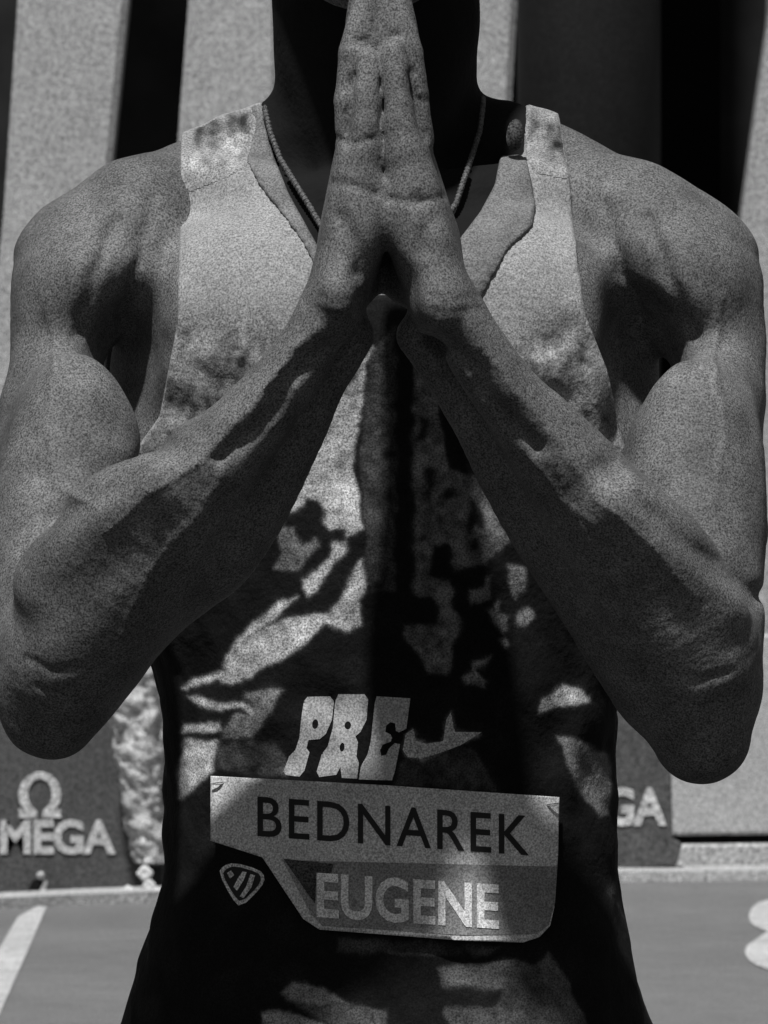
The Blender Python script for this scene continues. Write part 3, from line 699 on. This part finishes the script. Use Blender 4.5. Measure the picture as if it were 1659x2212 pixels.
for sx in (-1, 1):
    K = Field((sx*.12-.08, -.14, -.005), (sx*.12+.08, .20, .13), .004)
    K.cone((sx*.108, .13, .045), (sx*.125, -.07, .035), .044, .038, .02); K.cone((sx*.105, .12, .05), (sx*.105, .12, .09), .042, .042, .01)
    Z = np.meshgrid(*K.ax, indexing='ij', sparse=True)[2]; K.f = np.maximum(K.f, (.004-Z).astype(np.float32))
    a, b = K.mesh('shoe'); body_part('running_shoe', a, b, print_light)

# ---------------------------------------------------------------- ground
def sheet(name, pts, m, z=None):
    bm = bmesh.new(); vs = [bm.verts.new(p) for p in pts]; bm.faces.new(vs); bmesh.ops.triangulate(bm, faces=bm.faces)
    bmesh.ops.recalc_face_normals(bm, faces=bm.faces)
    for f in bm.faces:
        if f.normal.z < 0: f.normal_flip()
    return from_bm(name, bm, m, None, False)
track_m = mat('track_surface', .17, .9, .12, 9, .004, 40, .3, var2=.10, scale2=.8, weave=(.0128, .34))
tag(sheet('ground', [(-300, -30, 0), (300, -30, 0), (300, 400, 0), (-300, 400, 0)], track_m), kind='structure')
blocker_m = mat('blocker_dark', .03, .9, .2, 9, .003, 60, .2)
tag(sheet('bounce_blocker', [(-60, -29, .004), (60, -29, .004), (60, 13, .004), (-60, 13, .004)], blocker_m), kind='structure')  # unseen dark sheet, added to keep ground bounce off the athlete
line_m = mat('line_paint', .5, .8, .12, 6, .002, 50, .3, var2=.1, scale2=1.5, weave=(.0128, .34))
def ground_poly(name, pts, z=.004): return sheet(name, [G(x, y, z) for x, y in pts], line_m)
tag(ground_poly('lane_line', [(78, 1958), (101, 1958), (72, 2026), (49, 2078), (0, 2188), (-60, 2330), (-260, 2330), (-100, 2160), (0, 2045), (39, 1980)]), kind='structure')
tag(ground_poly('lane_mark', R([(1668, 1940), (1630, 1952), (1616, 1975), (1622, 1996), (1648, 2008), (1660, 2012), (1636, 2026), (1608, 2046), (1612, 2070), (1640, 2088), (1720, 2110), (1780, 2050), (1780, 1960)], 1)), kind='structure')
tag(ground_poly('lane_line', [(1372, 2176), (1384, 2176), (1396, 2330), (1360, 2330)], .008), kind='structure')
kerb_m = mat('kerb_paint', .45, .8, .12, 8, .003, 40, .3, weave=(.0128, .34))
KF = [(-500, 2010), (0, 1964), (160, 1956), (320, 1950), (800, 1928), (1340, 1906), (1800, 1900), (6400, 1890)]
bm = bmesh.new(); rows = []
for x, y in KF:
    g = G(x, y); rows.append([bm.verts.new(g), bm.verts.new(g+Vector((0, 0, .035))), bm.verts.new(g+Vector((0, .35, .04))), bm.verts.new(g+Vector((0, .35, 0)))])
for a, b in zip(rows[:-1], rows[1:]):
    for i in range(3): bm.faces.new((a[i], b[i], b[i+1], a[i+1]))
bmesh.ops.recalc_face_normals(bm, faces=bm.faces)
tag(from_bm('kerb', bm, kerb_m, None, False), kind='structure')
scn.world.name = 'World'

# ---------------------------------------------------------------- advertising boards
def prism(name, poly, y, thick, m, parent=None, bev=.004, base=None):
    """outline in sketch units seen at depth y, pushed back by thick"""
    bm = bmesh.new(); k = (D0+y)/D0
    vs = [bm.verts.new(P(px, py, y)) for px, py in poly]
    bm.faces.new(vs); r_ = bmesh.ops.extrude_face_region(bm, geom=bm.faces[:])
    for v in [g for g in r_['geom'] if isinstance(g, bmesh.types.BMVert)]: v.co.y += thick
    bmesh.ops.recalc_face_normals(bm, faces=bm.faces)
    if bev: bmesh.ops.bevel(bm, geom=bm.edges[:], offset=bev, segments=1, affect='EDGES')
    return from_bm(name, bm, m, parent, False)
def face_on(bm, y):
    for v in bm.verts: v.co = P(v.co.x, v.co.y, y)
    bmesh.ops.recalc_face_normals(bm, faces=bm.faces); return bm
def gy(py): return G(0, py).y
board_m = mat('board_red', .075, .6, .12, 12, .001, 80, .35, weave=(.0128, .36))
board_back = mat('board_edge', .2, .7, .1, 12)
logo_m = mat('logo_white', .5, .6, .08, 20, weave=(.0128, .34))
def omega_sign():
    o = []
    for i in range(25):
        a = math.radians(118+304*i/24); o.append((86+45*math.cos(a), 1715-50*math.sin(a)*-1))
    return o
def omega_poly(cx, cy, s=1):
    out, inn = [], []
    for i in range(29):
        a = math.radians(-62+304*i/28); out.append((cx+s*46*math.cos(a), cy-s*49*math.sin(a))); inn.append((cx+s*26*math.cos(a), cy-s*33*math.sin(a)))
    # right foot, over the ring, left foot, back along the inside
    return ([(cx+s*7, cy+s*51), (cx+s*7, cy+s*38)] + inn[0:1] + inn[1:][:0] +
            [] ), out, inn
def omega_bm(cx, cy, s=1):
    _, out, inn = omega_poly(cx, cy, s)
    p = [(cx+s*6, cy+s*50), (cx+s*46, cy+s*50), (cx+s*46, cy+s*30), (cx+s*36, cy+s*34)] + out[1:-1] + [(cx-s*36, cy+s*34), (cx-s*46, cy+s*30), (cx-s*46, cy+s*50), (cx-s*6, cy+s*50), (cx-s*6, cy+s*36)] + inn[1:-1][::-1] + [(cx+s*6, cy+s*36)]
    return flat_mesh([(p, [])], 60)
yl = gy(1933)
def board(poly, y, label, tx, ox):
    root = empty('advertising_board', P(sum(p[0] for p in poly)/len(poly), max(p[1] for p in poly), y))
    tag(root, label, 'sign', 'advertising boards behind the kerb')
    bpy.context.view_layer.update()
    prism('panel', poly, y, .12, board_m, root, .006)
    from_bm('lettering', face_on(text_bm('OMEGA', *tx, bold=.035, sp=.98, step=200), y-.006), logo_m, root)
    if ox: from_bm('emblem', face_on(omega_bm(*ox), y-.007), logo_m, root)
    for px in (poly[0][0]+60, poly[1][0]-60):
        prism('strut', [(px-6, poly[0][1]+20), (px+6, poly[0][1]+20), (px+6, poly[2][1]-2), (px-6, poly[2][1]-2)], y+.125, .25, board_back, root, 0)
    return root
board([(-420, 1392), (560, 1385), (560, 1930), (-420, 1934)], yl, 'dark advertising board with a horseshoe emblem above the word OMEGA, below the bent elbow', (-78, 250, 1846, 1846, 76), (86, 1716, 1))
yr = gy(1899)
board([(850, 1420), (1436, 1420), (1450, 1640), (1453, 1812), (1474, 1822), (1462, 1870), (1330, 1880), (850, 1886)][0:8], yr, 'dark advertising board cut off by the athlete so that only GA shows', (1110, 1440, 1786, 1784, 84), None)

# knobbed clamp at the board foot
cl = empty('board_clamp', P(84, 1940, yl-.10)); tag(cl, 'small black clamp with a white knob at the foot of the OMEGA emblem board', 'clamp'); bpy.context.view_layer.update()
prism('bracket', R([(66, 1905), (82, 1898), (96, 1908), (90, 1926), (74, 1936), (60, 1934)], 1), yl-.10, .05, black_cloth, cl, 0)
prism('bracket_foot', [(84, 1928), (96, 1902), (102, 1906), (95, 1934), (102, 1942), (80, 1942)], yl-.16, .04, kerb_m, cl, 0)
bm = bmesh.new(); bmesh.ops.create_uvsphere(bm, u_segments=16, v_segments=10, radius=.013, matrix=Matrix.Translation(P(88, 1891, yl-.10))); from_bm('knob', bm, logo_m, cl)

# ---------------------------------------------------------------- crumpled white sleeve on a post, with flowers at its foot
def lumpy(name, secs, y, depth, m, parent=None, seed=2, amp=.012):
    rnd = random.Random(seed); bm = bmesh.new(); rows = []
    n = 40
    for py in np.arange(secs[0][0], secs[-1][0]+1, 6):
        xl = np.interp(py, [s_[0] for s_ in secs], [s_[1] for s_ in secs]); xr = np.interp(py, [s_[0] for s_ in secs], [s_[2] for s_ in secs])
        a_ = P(xl, py, y); b_ = P(xr, py, y); c = (a_+b_)/2; rx = (b_-a_).length/2; row = []
        for i in range(n):
            t = 2*math.pi*i/n
            u = 1+.24*noise.noise(Vector((math.cos(t)*1.6, math.sin(t)*1.6, py*.028)))+.2*noise.noise(Vector((math.cos(t)*4, math.sin(t)*4, py*.07+9)))
            row.append(bm.verts.new((c.x+rx*u*math.cos(t)*.95, y+depth*u*math.sin(t), c.z)))
        rows.append(row)
    for a_, b_ in zip(rows[:-1], rows[1:]):
        for i in range(n): bm.faces.new((a_[i], a_[(i+1) % n], b_[(i+1) % n], b_[i]))
    bm.faces.new(rows[0]); bm.faces.new(rows[-1][::-1])
    bmesh.ops.recalc_face_normals(bm, faces=bm.faces)
    return from_bm(name, bm, m, parent)
crump = mat('crumpled_cloth', .42, .85, .2, 14, .02, 22, .2, weave=(.0128, .34), var2=.15, scale2=6)
pst = empty('padded_post', P(315, 1940, yl-.25)); tag(pst, 'post in crumpled white wrapping between the emblem board and the athlete', 'post'); bpy.context.view_layer.update()
lumpy('wrapping', [(1300, 205, 372), (1480, 215, 362), (1600, 246, 360), (1740, 262, 352), (1800, 272, 364), (1866, 292, 366)], yl-.25, .10, crump, pst)
bm = bmesh.new()
def cyl(bm, a, b, r, n=12, r2=None):
    d = b-a; M = Matrix.Translation((a+b)/2) @ d.to_track_quat('Z', 'Y').to_matrix().to_4x4()
    bmesh.ops.create_cone(bm, cap_ends=True, segments=n, radius1=r, radius2=r if r2 is None else r2, depth=d.length, matrix=M)
cyl(bm, P(330, 1870, yl-.25), Vector((P(330, 1940, yl-.25).x, yl-.25, .0)), .03); from_bm('pole', bm, dark_cloth, pst)
petal_m = mat('petal', .65, .7, .15, 60, weave=(.0128, .1)); stem_m = mat('stem_green', .03, .8, .3, 60)
k = 0
for px, py, r in ((313, 1886, 16), (392, 1876, 18), (277, 1927, 14), (322, 1912, 13), (300, 1938, 11), (338, 1930, 13), (385, 1902, 9), (318, 1946, 10)):
    y = yl-.45-.04*(k % 3); c = P(px, py, y)
    lb = ['large white flower head just under the wrapped post', 'white flower head half hidden beside the dark singlet', 'white flower leftmost in the clump by the kerb', 'white flower in the middle of the clump under the post',
          'small low white flower close to the kerb', 'white flower against the athlete side at kerb height', 'smallest white flower below the one beside the singlet', 'lowest white flower of the clump']
    rt = empty('white_flower', Vector((c.x, y, 0))); tag(rt, lb[k], 'flower', 'white flowers by the kerb'); bpy.context.view_layer.update()
    bm = bmesh.new()
    for j in range(9):
        a = j*2.4; rr = r*S*(D0+y)/D0
        M = Matrix.Translation(c+Vector((math.cos(a)*rr*.55, -.3*rr, math.sin(a)*rr*.55))) @ Matrix.Rotation(a, 4, 'Y') @ Matrix.Diagonal((.62, .45, .42, 1))
        bmesh.ops.create_icosphere(bm, subdivisions=2, radius=rr, matrix=M)
    from_bm('petals', bm, petal_m, rt)
    bm = bmesh.new(); cyl(bm, Vector((c.x+.005, y+.01, 0)), c+Vector((0, .01, 0)), .004, 6); from_bm('stem', bm, stem_m, rt); k += 1

# ---------------------------------------------------------------- barrier and grandstand
wall_m = mat('barrier_white', .44, .7, .08, 6, .002, 30, .3, var2=.06, scale2=1, weave=(.0135, .34))
yw = gy(1896)+1.2
bw_ = empty('barrier_wall', P(1600, 1880, yw)); tag(bw_, 'pale barrier wall with a dark horizontal joint, right of the GA board', 'wall'); bpy.context.view_layer.update()
prism('upper_panel', [(900, 1380), (6400, 1310), (6400, 1752), (1450, 1805), (900, 1815)], yw, .15, wall_m, bw_, .01)
prism('joint', [(900, 1815), (1450, 1805), (6400, 1752), (6400, 1769), (1450, 1824), (900, 1834)], yw+.05, .1, black_cloth, bw_, 0)
prism('lower_panel', [(900, 1834), (1450, 1824), (6400, 1769), (6400, 1893), (900, 1893)], yw-.01, .16, wall_m, bw_, .01)
stand_dark = mat('stand_shade', .02, .9, .4, 3, 0, 30, .2, var2=.4, scale2=1.2)
stand_black = mat('stand_black', .004, .9, .3, 3, 0, 30, .1)
pillar_m = mat('pillar_paint', .36, .85, .06, 5, .004, 20, .2, var2=.05, scale2=.8, weave=(.016, .34))
col_m = mat('column_grey', .013, .7, .1, 5, 0, 20, .2, weave=(.016, .3))
ys = 40.0
def down(py): return py
gz = CY+CZ/((D0+ys)/D0)/S                                  # ground line in sketch units at that depth
st = empty('grandstand', (0, ys, 0)); tag(st, 'dark grandstand wall behind the pale pillars', 'building'); bpy.context.view_layer.update()
prism('wall', [(-14000, -1600), (15000, -1600), (15000, gz), (-14000, gz)], ys+1.6, 1.5, stand_dark, st, 0)
prism('opening', [(1100, -1500), (1556, -1500), (1556, 1300), (1100, 1300)], ys+1.4, .15, stand_black, st, 0)
prism('parapet', [(-14000, 1330), (15000, 1330), (15000, gz), (-14000, gz)], ys+.6, .5, stand_dark, st, 0)
def pillar(poly, label):
    o = prism('pillar', poly, ys, .5, pillar_m, None, .03)
    tag(o, label, 'pillar', 'pale pillars of the grandstand')
pillar([(70, -1500), (395, -1500), (277, 0), (241, 350), (215, 900), (200, gz), (-60, gz), (-35, 900), (8, 450), (38, 0)], 'widest pale pillar, leaning, above the shoulder at the left edge')
pillar([(470, -1500), (660, -1500), (600, 0), (600, 500), (590, gz), (350, gz), (384, 300), (407, 0)], 'pale pillar rising from the shoulder beside the neck, left of the praying hands')
pillar([(980, -1500), (1140, -1500), (1118, 0), (1106, 210), (1080, gz), (960, gz)], 'narrow pale pillar directly right of the neck and hands')
pillar([(1700, -1500), (2000, -1500), (1950, 0), (1900, gz), (1590, gz), (1598, 500), (1640, 190), (1662, 40)], 'pale pillar cut by the right edge beside the dark shoulder')
bm = bmesh.new(); k_ = (D0+ys)/D0; c0 = P(1272, gz, ys-.1)
cyl(bm, Vector((c0.x, ys-.1, 0)), Vector((c0.x, ys-.1, 7.5)), 155*S*k_, 48)
tag(from_bm('column', bm, col_m), 'round dark grey column fading into black above the right shoulder', 'column')
